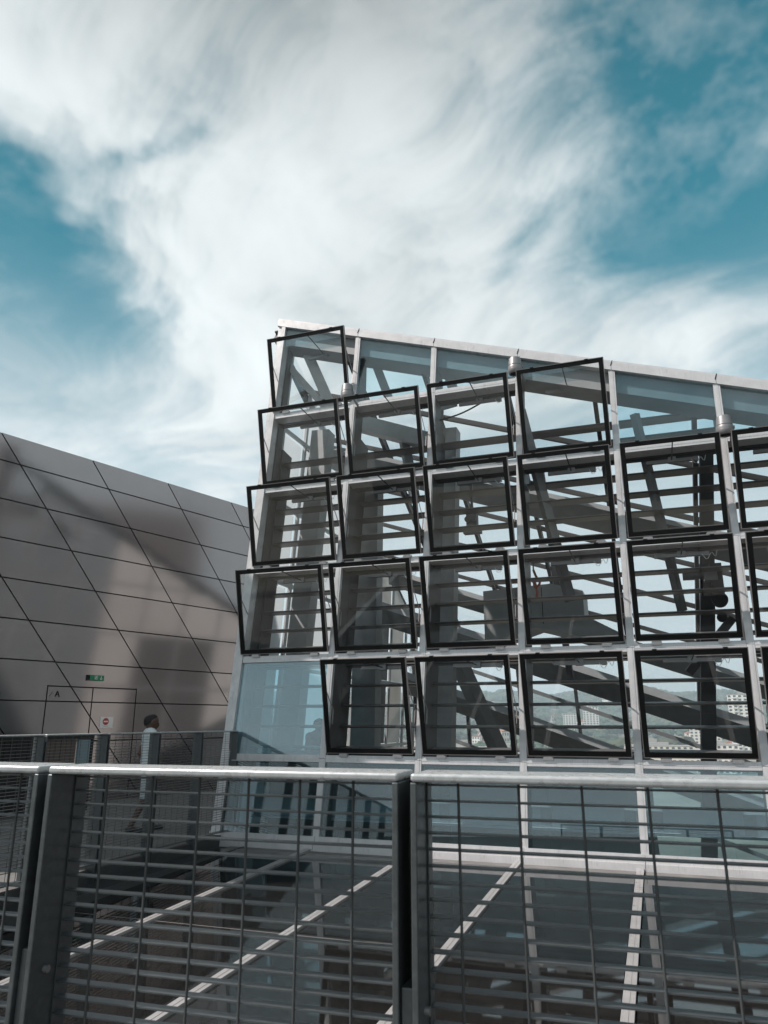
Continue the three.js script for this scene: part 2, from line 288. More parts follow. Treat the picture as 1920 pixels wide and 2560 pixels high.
// ------------------------------------------------------------------ inside the pavilion: columns, lean-to roof, stair enclosure
const slope = -0.345;                                   // everything that follows the ridge falls to the right at this rate
const roofY = d => 9.02 - 0.52 * (d - 1.1);              // height of the rear glass at depth d, for u = 0
const uMax = 10.4;
const L3 = (u, d, dy = 0) => [u, roofY(d) + slope * u + dy, -d];
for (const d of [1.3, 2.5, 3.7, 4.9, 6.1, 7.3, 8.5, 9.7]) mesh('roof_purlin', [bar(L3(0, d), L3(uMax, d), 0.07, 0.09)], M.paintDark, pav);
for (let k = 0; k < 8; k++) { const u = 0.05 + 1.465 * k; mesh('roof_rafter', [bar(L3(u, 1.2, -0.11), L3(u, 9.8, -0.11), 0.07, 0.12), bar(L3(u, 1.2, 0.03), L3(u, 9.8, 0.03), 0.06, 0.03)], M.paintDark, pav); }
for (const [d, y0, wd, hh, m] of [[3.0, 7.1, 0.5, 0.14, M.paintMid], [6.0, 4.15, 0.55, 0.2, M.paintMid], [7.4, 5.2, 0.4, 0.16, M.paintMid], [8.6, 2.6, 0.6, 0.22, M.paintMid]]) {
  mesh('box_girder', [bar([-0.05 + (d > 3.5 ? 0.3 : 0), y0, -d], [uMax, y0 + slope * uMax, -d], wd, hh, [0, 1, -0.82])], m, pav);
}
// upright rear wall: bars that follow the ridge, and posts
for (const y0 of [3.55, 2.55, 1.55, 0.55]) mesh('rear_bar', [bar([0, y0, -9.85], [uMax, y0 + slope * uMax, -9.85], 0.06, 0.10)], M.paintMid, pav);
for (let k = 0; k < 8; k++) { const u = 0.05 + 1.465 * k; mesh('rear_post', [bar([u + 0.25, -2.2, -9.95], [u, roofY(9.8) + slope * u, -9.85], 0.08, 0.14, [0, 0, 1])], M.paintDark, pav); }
// rear glass
for (let k = 0; k < 7; k++) for (let j = 0; j < 7; j++) {
  const u0 = 0.12 + 1.465 * k, u1 = u0 + 1.325, d0 = 1.36 + 1.2 * j, d1 = d0 + 1.08;
  const q = [L3(u0, d0), L3(u1, d0), L3(u1, d1), L3(u0, d1)], g = new THREE.BufferGeometry(); g.setAttribute('position', new THREE.Float32BufferAttribute([0, 1, 2, 0, 2, 3].flatMap(i => q[i]), 3)); g.computeVertexNormals();
  mesh('roof_pane', [metreUV(g)], M.glass, pav);
}
// columns and braces
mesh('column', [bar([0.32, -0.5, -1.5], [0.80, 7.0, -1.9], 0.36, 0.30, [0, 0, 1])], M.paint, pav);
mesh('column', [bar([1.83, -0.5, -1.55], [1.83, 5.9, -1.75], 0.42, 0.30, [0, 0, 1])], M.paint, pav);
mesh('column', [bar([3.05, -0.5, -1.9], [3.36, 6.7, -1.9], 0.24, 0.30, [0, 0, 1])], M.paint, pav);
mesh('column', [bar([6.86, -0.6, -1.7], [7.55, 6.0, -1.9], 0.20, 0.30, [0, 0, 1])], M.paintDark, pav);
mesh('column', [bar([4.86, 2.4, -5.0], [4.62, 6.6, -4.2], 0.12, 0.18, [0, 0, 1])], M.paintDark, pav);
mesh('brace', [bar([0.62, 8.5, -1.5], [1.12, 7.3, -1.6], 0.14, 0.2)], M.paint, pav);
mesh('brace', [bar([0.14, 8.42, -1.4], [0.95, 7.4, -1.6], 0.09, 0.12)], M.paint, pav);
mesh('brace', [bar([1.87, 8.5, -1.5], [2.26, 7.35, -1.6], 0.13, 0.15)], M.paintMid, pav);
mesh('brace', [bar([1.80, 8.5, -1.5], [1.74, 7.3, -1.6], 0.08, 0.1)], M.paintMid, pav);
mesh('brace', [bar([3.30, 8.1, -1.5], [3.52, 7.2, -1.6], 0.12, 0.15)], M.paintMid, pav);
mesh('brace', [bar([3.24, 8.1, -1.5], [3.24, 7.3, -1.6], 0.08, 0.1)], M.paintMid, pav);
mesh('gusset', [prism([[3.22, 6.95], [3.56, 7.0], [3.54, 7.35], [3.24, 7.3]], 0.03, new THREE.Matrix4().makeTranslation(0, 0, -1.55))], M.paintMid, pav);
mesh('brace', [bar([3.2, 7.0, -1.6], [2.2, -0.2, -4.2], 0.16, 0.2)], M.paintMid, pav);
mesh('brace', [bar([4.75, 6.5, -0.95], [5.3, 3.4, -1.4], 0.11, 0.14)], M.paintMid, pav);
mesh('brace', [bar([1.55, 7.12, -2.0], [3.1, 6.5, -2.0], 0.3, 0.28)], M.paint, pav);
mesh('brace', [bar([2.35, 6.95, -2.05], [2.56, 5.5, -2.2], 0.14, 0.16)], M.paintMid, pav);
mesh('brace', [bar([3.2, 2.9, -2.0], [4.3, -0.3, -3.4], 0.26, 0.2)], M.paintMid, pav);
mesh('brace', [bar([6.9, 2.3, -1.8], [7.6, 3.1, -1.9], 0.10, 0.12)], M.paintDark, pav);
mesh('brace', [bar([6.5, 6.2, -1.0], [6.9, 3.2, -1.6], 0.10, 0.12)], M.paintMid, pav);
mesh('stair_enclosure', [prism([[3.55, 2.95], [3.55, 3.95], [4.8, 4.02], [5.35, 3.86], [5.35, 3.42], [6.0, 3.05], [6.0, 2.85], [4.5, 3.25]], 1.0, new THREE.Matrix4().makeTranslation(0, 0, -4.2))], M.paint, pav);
mesh('enclosure_joint', [box(4.62, 4.632, 3.3, 3.96, -3.199, -3.194)], M.blackMetal, pav);
mesh('rope', [new THREE.TubeGeometry(new THREE.CatmullRomCurve3([[4.74, 3.95, -1.5], [4.78, 3.84, -1.47], [4.83, 3.74, -1.5], [4.76, 3.66, -1.5], [4.73, 3.8, -1.52], [4.78, 3.62, -1.5], [4.76, 3.45, -1.49]].map(p => new THREE.Vector3(...p))), 40, 0.022, 6)], M.orange, pav);
mesh('rope_hook', [rod([4.74, 3.93, -1.5], [4.74, 4.15, -1.5], 0.012), bar([4.6, 4.16, -1.5], [5.3, 4.1, -1.5], 0.04, 0.04)], M.paintDark, pav);
// motor of the lifting gear at the right-hand column
mesh('lift_motor', [rod([6.95, 3.70, -1.42], [7.12, 3.70, -1.42], 0.075, 16), rod([7.12, 3.70, -1.42], [7.26, 3.69, -1.42], 0.06, 16), box(7.24, 7.42, 3.60, 3.78, -1.52, -1.34)], M.can, pav);
mesh('cable_reel', [box(7.33, 7.49, 3.25, 3.85, -1.50, -1.36), rod([7.41, 3.3, -1.37], [7.41, 3.3, -1.30], 0.11, 20), rod([7.41, 3.05, -1.37], [7.41, 3.05, -1.31], 0.07, 16)], M.paintDark, pav);
mesh('hoist', [box(3.64, 3.82, 4.78, 5.05, -1.75, -1.6), box(3.71, 3.75, 5.05, 5.6, -1.70, -1.65), rod([3.68, 4.9, -1.59], [3.68, 4.9, -1.5], 0.05, 14), rod([3.78, 4.9, -1.59], [3.78, 4.9, -1.5], 0.04, 14), box(3.58, 3.88, 4.68, 4.74, -1.75, -1.6)], M.paintMid, pav);
{ const c = new THREE.CatmullRomCurve3([[3.26, 6.62, -1.2], [3.7, 6.70, -1.2], [4.2, 6.92, -1.2], [4.62, 7.22, -1.2]].map(p => new THREE.Vector3(...p))); mesh('hanging_cable', [new THREE.TubeGeometry(c, 24, 0.014, 6)], M.blackMetal, pav); }
// lowest row: base beam with bolted plates, thin rail, spandrel panels behind
mesh('base_beam', [box(0.2, 10.3, 0.46, 0.49, -1.02, -0.8), box(0.2, 10.3, 0.16, 0.19, -1.02, -0.8), box(0.2, 10.3, 0.19, 0.46, -0.93, -0.90)], M.paint, pav);
for (let i = 1; i < 7; i++) for (const s of [-1, 1]) { const u = mull[i] + s * 0.17; mesh('bolted_plate', [box(u - 0.075, u + 0.075, 0.2, 0.45, -0.899, -0.885), ...[[-0.035, 0.27], [-0.035, 0.38], [0.035, 0.27], [0.035, 0.38]].map(([a, b]) => rod([u + a, b, -0.886], [u + a, b, -0.868], 0.017, 6))], M.paintMid, pav); }
mesh('base_rail', [box(0.2, 10.3, 0.80, 0.83, -0.75, -0.70)], M.paint, pav);
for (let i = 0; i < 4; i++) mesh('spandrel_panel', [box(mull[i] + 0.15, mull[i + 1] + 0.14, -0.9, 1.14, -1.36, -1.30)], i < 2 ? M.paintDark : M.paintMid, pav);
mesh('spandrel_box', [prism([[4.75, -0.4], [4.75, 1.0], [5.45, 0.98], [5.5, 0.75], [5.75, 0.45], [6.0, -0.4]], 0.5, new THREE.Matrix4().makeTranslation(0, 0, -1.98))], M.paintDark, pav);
mesh('inner_floor', [box(0.1, 3.1, -0.12, -0.05, -5.0, -1.37)], M.conc, pav);
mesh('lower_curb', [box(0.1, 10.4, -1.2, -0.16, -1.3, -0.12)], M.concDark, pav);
// left flank: posts, rails and milky panes following the lean-to section
{
  const topY = z => (z > -1.2 ? 9.0 : roofY(-z) - 0.05);
  const zs = [-0.55, -1.5, -2.6, -3.8, -5.0, -6.2, -7.4, -8.6, -9.6];
  const lean = y => -0.126 * y;
  for (let i = 0; i < zs.length; i++) { let t = topY(zs[i]); t = Math.min(t, topY(zs[i] + lean(t)) ); mesh('flank_post', [bar([0.06, -0.3, zs[i]], [0.06 + 0.0165 * t, t, zs[i] + lean(t)], 0.05, 0.08, [0, 0, 1])], M.paint, pav); }
  for (const y of [1.05, 2.55, 4.05, 5.5, 7.0]) { const zEnd = -Math.min(9.6, 1.1 + (8.9 - y) / 0.52); mesh('flank_rail', [bar([0.06 + 0.0165 * y, y, lean(y) - 0.42], [0.06 + 0.0165 * y, y, zEnd], 0.05, 0.07)], M.paint, pav); }
  for (let i = 0; i < zs.length - 1; i++) { const z0 = zs[i] - 0.06, z1 = zs[i + 1] + 0.06; const ys = [-0.2, 1.05, 2.55, 4.05, 5.5, 7.0, 9.2];
    for (let j = 0; j < 6; j++) { const yb = ys[j] + 0.05, t = Math.min(ys[j + 1] - 0.05, topY(z1 - 0.6) - 0.1), t0 = Math.min(ys[j + 1] - 0.05, topY(z0 - 0.6) - 0.1); if (t0 - yb < 0.15) continue; const tt = Math.max(t, yb + 0.02);
      const sh = prism([[-z0 - lean(yb), yb], [-z1 - lean(yb), yb], [-z1 - lean(tt), tt], [-z0 - lean(t0), t0]], 0.012); sh.rotateY(Math.PI / 2); sh.translate(0.02 + 0.0165 * yb, 0, 0); mesh('flank_pane', [metreUV(sh)], i === 3 || i === 6 || ((i === 4 || i === 5) && j > 2) ? M.milky : (i === 4 || i === 5) ? M.flankGrey : i < 3 && !(i < 1 && j > 4) ? M.frost : M.glass, pav); } }  // bay tones, outer face unseen, placed to shape the patch mirrored in the wall
}

// ------------------------------------------------------------------ floodlights clamped to the front
const toWorld = p => new THREE.Vector3(...p).applyAxisAngle(new THREE.Vector3(0, 1, 0), TURN).add(new THREE.Vector3(...F0));
function floodlight(u, v, o, um, label) {
  const p = toWorld(F(u, v, o));
  const t = thing('floodlight', label, 'spotlight', p.toArray(), TURN, 'floodlights on the pavilion front');
  const prof = (a) => a.map(([r, y]) => new THREE.Vector2(r, y));
  mesh('housing', [new THREE.LatheGeometry(prof([[0, 0.15], [0.082, 0.148], [0.093, 0.135], [0.104, 0.03], [0.108, 0.022], [0.108, 0.012], [0.103, 0.008]]), 28)], M.can, t);
  mesh('band', [new THREE.LatheGeometry(prof([[0.1025, 0.008], [0.112, -0.002], [0.113, -0.045], [0.111, -0.05]]), 28)], M.can, t);
  mesh('rim', [new THREE.LatheGeometry(prof([[0.111, -0.051], [0.117, -0.056], [0.113, -0.085], [0.098, -0.125], [0.085, -0.128], [0.083, -0.10]]), 28)], M.can, t);
  mesh('lens', [new THREE.CircleGeometry(0.084, 24).rotateX(Math.PI / 2).translate(0, -0.105, 0)], M.black, t);
  const dx = um - u; mesh('bracket', [bar([0.08, -0.06, -0.05], [dx, -0.10, -o + 0.06], 0.03, 0.04), rod([0.1, -0.02, 0], [0.125, -0.02, 0], 0.025, 10)], M.can, t);
  mesh('cable', [rod([0.02, 0.15, 0], [0.05, 0.27, -0.2], 0.006, 6)], M.blackMetal, t);
}
floodlight(1.77, 7.05, 0.42, 1.83, 'grey floodlight can beside the topmost tilted window, left of three');
floodlight(4.66, 7.05, 0.42, 4.75, 'grey floodlight can just under the roof edge, middle of three');
floodlight(7.56, 5.54, 0.42, 7.66, 'grey floodlight can in front of the right-hand mullion, lowest of three');

// ------------------------------------------------------------------ glass roof at the foot of the front, and the dark hall under it
const roof = thing('glass_roof', 'low dark glass roof with pale cap strips between terrace and pavilion', 'skylight', F0, TURN);
{
  const sl = R(1.76), RM = new THREE.Matrix4().makeRotationX(sl).setPosition(0, -0.13, 0.10);
  const rb = (x0, x1, y0, y1, z0, z1) => { const g = box(x0, x1, y0, y1, z0, z1); g.applyMatrix4(RM); return g; };
  const caps = [0.35, ...mull.slice(1).map(u => u - 0.065)];
  const zj = [0.0, 0.25, 3.55, 6.6, 8.6];
  caps.forEach((u, i) => { if (!i) return; for (let j = 1; j < 4; j++) mesh('cap_strip', [rb(u - 0.043, u + 0.043, 0.0, 0.035, j === 1 ? 0.0 : zj[j] + 0.003, zj[j + 1] - 0.003), rb(u - 0.006, u + 0.006, 0.035, 0.038, j === 1 ? 0.0 : zj[j] + 0.003, zj[j + 1] - 0.003)], M.cap, roof); });
  for (let i = 0; i < 7; i++) for (let j = 0; j < 4; j++) {
    const a = caps[i] + 0.053, b = caps[i + 1] - 0.053;
    mesh(j ? 'roof_pane' : 'upstand_strip', [rb(a, b, -0.012 - (j ? 0 : 0.01), 0.012 - (j ? 0 : 0.01), zj[j] + 0.006, zj[j + 1] - 0.006)], j ? M.roofGlass : M.conc, roof);
    if (j) mesh('seal', [rb(a, b, -0.01, 0.013, zj[j] - 0.005, zj[j] + 0.005)], M.edge, roof);
  }
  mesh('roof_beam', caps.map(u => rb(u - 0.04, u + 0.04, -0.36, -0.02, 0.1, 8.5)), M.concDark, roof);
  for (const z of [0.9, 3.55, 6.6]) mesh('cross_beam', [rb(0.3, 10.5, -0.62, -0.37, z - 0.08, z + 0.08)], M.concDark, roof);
}
const place = g => { g.applyMatrix4(new THREE.Matrix4().makeRotationY(TURN).setPosition(...F0)); return g; };
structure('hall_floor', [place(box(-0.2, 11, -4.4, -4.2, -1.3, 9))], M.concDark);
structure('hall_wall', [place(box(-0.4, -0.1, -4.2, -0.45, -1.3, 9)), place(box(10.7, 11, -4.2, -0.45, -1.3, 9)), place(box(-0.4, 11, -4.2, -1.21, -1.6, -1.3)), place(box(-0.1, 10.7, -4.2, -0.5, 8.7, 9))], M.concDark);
// things that stand in the hall and show faintly through the glass
for (const [u, z, w, h] of [[6.9, 2.0, 0.9, 1.1], [8.3, 2.6, 1.2, 0.8], [4.2, 4.6, 0.8, 0.9]]) {
  const p = toWorld([u, -4.2, z]); const t = thing('display_table', u > 8 ? 'pale table seen deep under the glass roof at far right' : u > 6 ? 'tall pale table under the glass roof beside the right strip' : 'small pale table under the middle of the glass roof', 'table', p.toArray(), TURN);
  mesh('table_top', [rbox(-w / 2, w / 2, h - 0.05, h, -0.4, 0.4, 0.01)], M.white, t);
  for (const [a, b] of [[-1, -1], [-1, 1], [1, -1], [1, 1]]) mesh('leg', [box(a * (w / 2 - 0.06) - 0.025, a * (w / 2 - 0.06) + 0.025, 0, h - 0.052, b * 0.33 - 0.025, b * 0.33 + 0.025)], M.aluDark, t);
}

// ------------------------------------------------------------------ terrace floors
structure('terrace', [place(box(-14, 0.2, -0.3, 0, -9, 12)), place(box(0.2, 14, -0.3, 0, 8.95, 14))], M.conc);
{
  const t = thing('gutter_grating', 'dark steel grating strip along the edge of the walkway', 'grating', F0, TURN);
  mesh('edge_angle', [box(0.21, 0.225, -0.2, -0.01, 0.1, 8.9), box(0.62, 0.635, -0.24, -0.12, 0.1, 8.9)], M.galvDark, t);
  const gs = []; for (let k = 0; k < 260; k++) gs.push(box(0.225, 0.62, -0.17, -0.14, 0.12 + k * 0.0335, 0.126 + k * 0.0335)); for (let k = 0; k < 12; k++) gs.push(box(0.24 + k * 0.033, 0.245 + k * 0.033, -0.168, -0.141, 0.12, 8.85));
  mesh('grating_bars', gs, M.galvDark, t, { kind: 'stuff' });
  mesh('gutter_tray', [box(0.21, 0.63, -0.26, -0.25, 0.1, 8.9)], M.galvDark, t);
}

// ------------------------------------------------------------------ railings: framed panels of flat-bar grating
function railingPanel(name, label, group, pos, turn, W, far, foot, px, py, first) {
  const t = thing(name, label, 'railing', pos, turn, group), H = 1.494, D = 0.142, T = 0.014;
  mesh('post', [rbox(0, T, foot, H - 0.019, -D, 0, 0.003)], M.galv, t); mesh('post', [rbox(W - T, W, foot, H - 0.019, -D, 0, 0.003)], M.galv, t);
  mesh('top_plate', [rbox(0, W, H - 0.018, H, -D, 0.001, 0.007)], M.railTopLit, t);
  mesh('bottom_plate', [box(T, W - T, 0.07, 0.08, -D + 0.01, -0.04)], M.galv, t);
  const n = Math.floor((1.44 - 0.1) / py), zb = -0.105;
  if (far) {
    const g = []; for (let k = 0; k < n; k++) { const y = 1.468 - k * py; g.push(box(T, W - T, y - 0.0017, y + 0.0017, zb - 0.016, zb + 0.016)); }
    mesh('flat_bars', g, M.galv, t, { kind: 'stuff' });
  } else {
    const g = box(T, W - T, -0.0016, 0.0016, zb - 0.014, zb + 0.014);
    for (let k = 0; k < n; k++) { const b = mesh('flat_bar', g, M.galv, t); b.position.y = 1.464 - k * py; }
  }
  for (let x = first; x < W - 0.03; x += px) mesh('cross_rod', [rod([x, 0.08, zb + 0.014], [x, H - T, zb + 0.014], far ? 0.003 : 0.0032, 6)], far ? M.galv : M.galvDark, t);
  mesh('end_strip', [box(T + 0.001, T + 0.004, 0.08, H - 0.019, zb - 0.017, zb + 0.017)], M.galv, t); mesh('end_strip', [box(W - T - 0.004, W - T - 0.001, 0.08, H - 0.019, zb - 0.017, zb + 0.017)], M.galv, t);
  return t;
}
const RA = R(-16.8), RD = new THREE.Vector3(Math.cos(-RA), 0, Math.sin(-RA)), R0 = new THREE.Vector3(0.0344, 0, -1.684);
const nearName = { '-3': 'galvanised railing panel just left of the frame', '-2': 'galvanised railing panel cut by the left edge of the photo', '-1': 'galvanised railing panel between the two near posts, left of the gap', '0': 'galvanised railing panel right of the dark central gap', '1': 'galvanised railing panel at the far right end' };
for (let k = -2; k <= 1; k++) {
  const x = k < 0 ? -0.005 + (k + 1) * 0.932 - 0.905 : 0.022 + k * 0.932;
  railingPanel('terrace_railing', nearName[k], 'near railing panels', R0.clone().addScaledVector(RD, x).toArray(), RA, 0.905, false, -0.25, 0.1325, 0.0334, k < 0 ? 0.905 - 0.1325 * 6 : 0.086);
  const c = thing('railing_connector', k === -2 ? 'grey steel connector block low in the gap beside the left near post' : k === -1 ? 'grey steel connector block low in the central gap of the railing' : k === 0 ? 'grey steel connector block beyond the right edge' : 'grey steel connector block at the very end of the railing', 'connector', R0.clone().addScaledVector(RD, x + 0.905).toArray(), RA, 'railing connectors');
  mesh('block', [rbox(0.001, 0.026, 0.86, 1.085, -0.09, -0.012, 0.003)], M.galv, c);
  mesh('gap_dark_strip', [box(0.002, 0.025, 0.09, 1.482, -0.112, -0.095)], M.black, c);  // black strip that closes the gap between two panels
  for (const y of [0.90, 1.035]) mesh('bolt', [rod([-0.026, y, -0.05], [-0.013, y, -0.05], 0.009, 6), rod([0.04, y, -0.05], [0.052, y, -0.05], 0.009, 6)], M.can, c);
}
{ // the railing along the walkway, seen from its outside
  const A = TURN + Math.PI / 2;                               // panel x runs from the front of the pavilion towards the terrace ... mirrored below
  const word = ['farthest walkway railing panel, ending against the pavilion front', 'walkway railing panel second from the pavilion front', 'walkway railing panel in front of the man in white', 'walkway railing panel in front of the no entry sign', 'walkway railing panel just left of the no entry sign', 'walkway railing panel farther left by the timber screen', 'walkway railing panel low behind the left near post', 'walkway railing panel nearest the camera at lower left'];
  for (let k = 0; k < 8; k++) {
    const z0 = -0.12 + k * 0.99 + 0.965, p = toWorld([0.30, -0.02, z0]);
    railingPanel('walkway_railing', word[k], 'walkway railing panels', p.toArray(), A, 0.965, true, -0.22, 0.132, 0.033, 0.09);
  }
}

// ------------------------------------------------------------------ the steel-clad wall at the left
const WU = new THREE.Vector3(0.5957, 0, -0.8032), WN = new THREE.Vector3(0.8032, 0, 0.5957), WB = new THREE.Vector3(-5.923, 0, -16.758), WT = Math.atan2(0.8032, 0.5957);
const wall = thing('steel_wall', 'wall of brushed steel panels with slanting dark joints and a double door', 'wall', WB.toArray(), WT);
{
  const G = 0.026, uA = -14, uB = 4.9, top = 7.32;
  // keep the side a*u + b*v <= c of a polygon
  const clip = (poly, a, b, c) => { const out = []; for (let i = 0; i < poly.length; i++) { const p = poly[i], q = poly[(i + 1) % poly.length], dp = a * p[0] + b * p[1] - c, dq = a * q[0] + b * q[1] - c; if (dp <= 0) out.push(p); if (dp * dq < 0) { const t = dp / (dp - dq); out.push([p[0] + (q[0] - p[0]) * t, p[1] + (q[1] - p[1]) * t]); } } return out; };
  const area = p => { let s = 0; for (let i = 0; i < p.length; i++) { const q = p[(i + 1) % p.length]; s += p[i][0] * q[1] - q[0] * p[i][1]; } return s / 2; };
  const vs = [-0.05, 0.43, 1.22, 2.008, 2.795, 3.585, 4.375, 5.165, 5.955, 6.75, top + 0.0];
  const kx = 0.85, nl = Math.hypot(1, kx);                    // joints: u + kx*v = const
  const solid = pts => { const g = prism(pts, 0.03); g.translate(0, 0, -0.03); return g; };
  const door = { a: -1.58, b: 0.54, t: 2.31, m: -0.55 };
  const leafs = [];
  for (let r = 0; r < vs.length - 1; r++) for (let d = -12; d < 9; d++) {
    const c0 = 2.974 + 2.078 * (d - 1), c1 = c0 + 2.078;
    let p = [[uA, vs[r]], [uB, vs[r]], [uB, vs[r + 1]], [uA, vs[r + 1]]];
    p = clip(p, 0, -1, -(vs[r] + G / 2)); p = clip(p, 0, 1, r === vs.length - 2 ? vs[r + 1] : vs[r + 1] - G / 2);
    p = clip(p, 1, kx, c1 - nl * G / 2); p = clip(p, -1, -kx, -(c0 + nl * G / 2));
    if (p.length < 3 || area(p) < 0.004) continue;
    const parts = [clip(p, 1, 0, door.a - G / 2), clip(p, -1, 0, -(door.b + G / 2))];
    const mid = clip(clip(p, -1, 0, -(door.a - G / 2)), 1, 0, door.b + G / 2); parts.push(clip(mid, 0, -1, -(door.t + G / 2)));
    const ok = parts.filter(q => q.length > 2 && area(q) > 0.002);
    if (ok.length) mesh('cladding_panel', ok.map(solid), [M.steel, M.steelB, M.steelC][Math.floor(hash(r, d) * 3)], wall);
    const inside = clip(p, 0, 1, door.t - G / 2);
    for (const [a, b] of [[door.a, door.m], [door.m, door.b]]) { const q = clip(clip(inside, -1, 0, -(a + G / 2)), 1, 0, b - G / 2); if (q.length > 2 && area(q) > 0.002) leafs.push([a, solid(q)]); }
  }
  const dl = [door.a, door.m].map(a => mesh('door_leaf', leafs.filter(l => l[0] === a).map(l => l[1]), M.steel, wall));
  mesh('wall_core', [box(uA, uB, -0.3, top - 0.03, -0.6, -0.032)], M.joint, wall);
  mesh('wall_coping', [box(uA, uB, top - 0.028, top + 0.002, -0.62, -0.0305)], M.steel, wall);
  // black capital A on the left leaf, with a thin slash before it
  const s = 0.11, lx = -1.40, ly = 2.10;
  const A = [bar([lx, ly, 0.002], [lx + s * 0.42, ly + s, 0.002], 0.004, s * 0.22, [1, 0, 0]), bar([lx + s * 0.84, ly, 0.002], [lx + s * 0.42, ly + s, 0.002], 0.004, s * 0.22, [1, 0, 0]), box(lx + s * 0.2, lx + s * 0.64, ly + s * 0.28, ly + s * 0.44, 0, 0.003)];
  mesh('letter', A, M.black, dl[0]);
  mesh('slash_mark', [bar([lx - 0.13, ly, 0.001], [lx - 0.06, ly + 0.10, 0.001], 0.002, 0.012, [1, 0, 0])], M.aluCharcoal, dl[0]);
}
const wallP = (u, y, o) => WB.clone().addScaledVector(WU, u).addScaledVector(WN, o).setY(y).toArray();
{ // green exit box with running figure and arrow
  const t = thing('exit_sign', 'small green emergency exit box above the steel door', 'exit sign', wallP(-0.525, 2.455, 0.0), WT);
  mesh('housing', [rbox(-0.17, 0.17, 0, 0.115, 0.0, 0.07, 0.006)], M.green, t);
  mesh('side_cap', [rbox(-0.185, -0.171, -0.003, 0.118, 0.0, 0.073, 0.004)], M.blackMetal, t);
  const W = M.white, z = 0.0715;
  mesh('door_pictogram', [box(-0.055, -0.05, 0.018, 0.1, 0.07, z), box(0.01, 0.015, 0.018, 0.1, 0.07, z), box(-0.055, 0.015, 0.095, 0.1, 0.07, z)], W, t);
  mesh('running_figure', [rod([-0.018, 0.082, 0.07], [-0.018, 0.082, z], 0.008, 12), bar([-0.02, 0.072, 0.071], [-0.03, 0.045, 0.071], 0.002, 0.013, [1, 0, 0]), bar([-0.03, 0.045, 0.071], [-0.01, 0.022, 0.071], 0.002, 0.008, [1, 0, 0]), bar([-0.03, 0.045, 0.071], [-0.05, 0.03, 0.071], 0.002, 0.008, [1, 0, 0]), bar([-0.02, 0.07, 0.071], [0.0, 0.056, 0.071], 0.002, 0.006, [1, 0, 0]), bar([-0.02, 0.07, 0.071], [-0.043, 0.064, 0.071], 0.002, 0.006, [1, 0, 0])], W, t);
  mesh('arrow', [box(0.092, 0.104, 0.045, 0.1, 0.07, z), bar([0.098, 0.018, 0.071], [0.07, 0.052, 0.071], 0.002, 0.012, [1, 0, 0]), bar([0.098, 0.018, 0.071], [0.126, 0.052, 0.071], 0.002, 0.012, [1, 0, 0])], W, t);
}
{ // white sheet with the red no-entry disc
  const t = thing('no_entry_sign', 'white sign with red no entry disc on the right door leaf', 'sign', wallP(-0.15, 1.485, 0.003), WT);
  mesh('board', [box(-0.155, 0.155, 0, 0.22, 0, 0.004)], M.white, t);
  mesh('disc', [rod([-0.02, 0.125, 0.003], [-0.02, 0.125, 0.0065], 0.073, 36)], M.red, t);
  mesh('white_bar', [box(-0.072, 0.032, 0.11, 0.14, 0.0065, 0.0085)], M.white, t);
  mesh('caption_line', [box(-0.08, 0.05, 0.026, 0.031, 0.004, 0.0055)], M.aluCharcoal, t);
}
{ // dark timber screen on the walkway
  const p = wallP(-2.2, 0, 1.5), t = thing('timber_screen', 'low dark timber screen with a teal end board behind the walkway railing', 'screen', p, WT + 0.25);
  mesh('frame', [box(-1.25, 1.0, 1.28, 1.36, -0.06, 0.03), box(-1.25, -1.19, 0, 1.279, -0.05, 0.02), box(0.94, 1.0, 0, 1.279, -0.05, 0.02)], M.blackMetal, t);
  for (let k = 0; k < 14; k++) mesh('plank', [box(-1.17 + k * 0.125, -1.17 + k * 0.125 + 0.112, 0.05, 1.275, -0.03, -0.005 + 0.006 * hash(k, 2))], k < 6 ? M.blackMetal : M.wood, t);
  mesh('end_board', [rbox(0.62, 0.92, 0.05, 1.277, -0.03, 0.02, 0.004)], M.teal, t);
}

// ------------------------------------------------------------------ unseen museum masses outside the frame, placed to shade and to darken reflections
{
  const t = thing('unseen_block', 'unseen tall steel-clad block left of the frame, placed to shade the pavilion foot', 'building', WB.toArray(), WT);
  mesh('wall', [prism([[-11.2, 7.4], [-5.3, 7.4], [-5.9, 13.6], [-8.6, 15.2], [-11.2, 15.6]], 5, new THREE.Matrix4().makeTranslation(0, 0, -5.3))], M.steel, t);
  const r = thing('unseen_wing', 'unseen dark wing right of the frame, placed to darken the wall reflection', 'building', [16, 0, 0], R(-8));
  mesh('wall', [prism([[0, -6], [12, -6], [12, 15], [1.5, 13.5]], 34, new THREE.Matrix4().makeTranslation(0, 0, -20))], M.steelDark, r);
  const b = thing('unseen_back_wall', 'unseen low dark wall behind the camera, mirrored in the glass', 'building', [-6, 0, 13], 0);
  mesh('wall', [box(-14, 22, 0, 3.2, 0, 3)], M.steelDark, b);
}
structure('museum_podium', [place(box(-16, 12, -6.5, -4.41, -10, 16)), place(box(-16, -0.45, -4.4, -0.31, -10, 14)), place(box(11.1, 14, -4.4, -0.31, -1, 14)), place(box(-0.4, 11.05, -4.4, -0.31, 9.05, 14))], M.concDark);

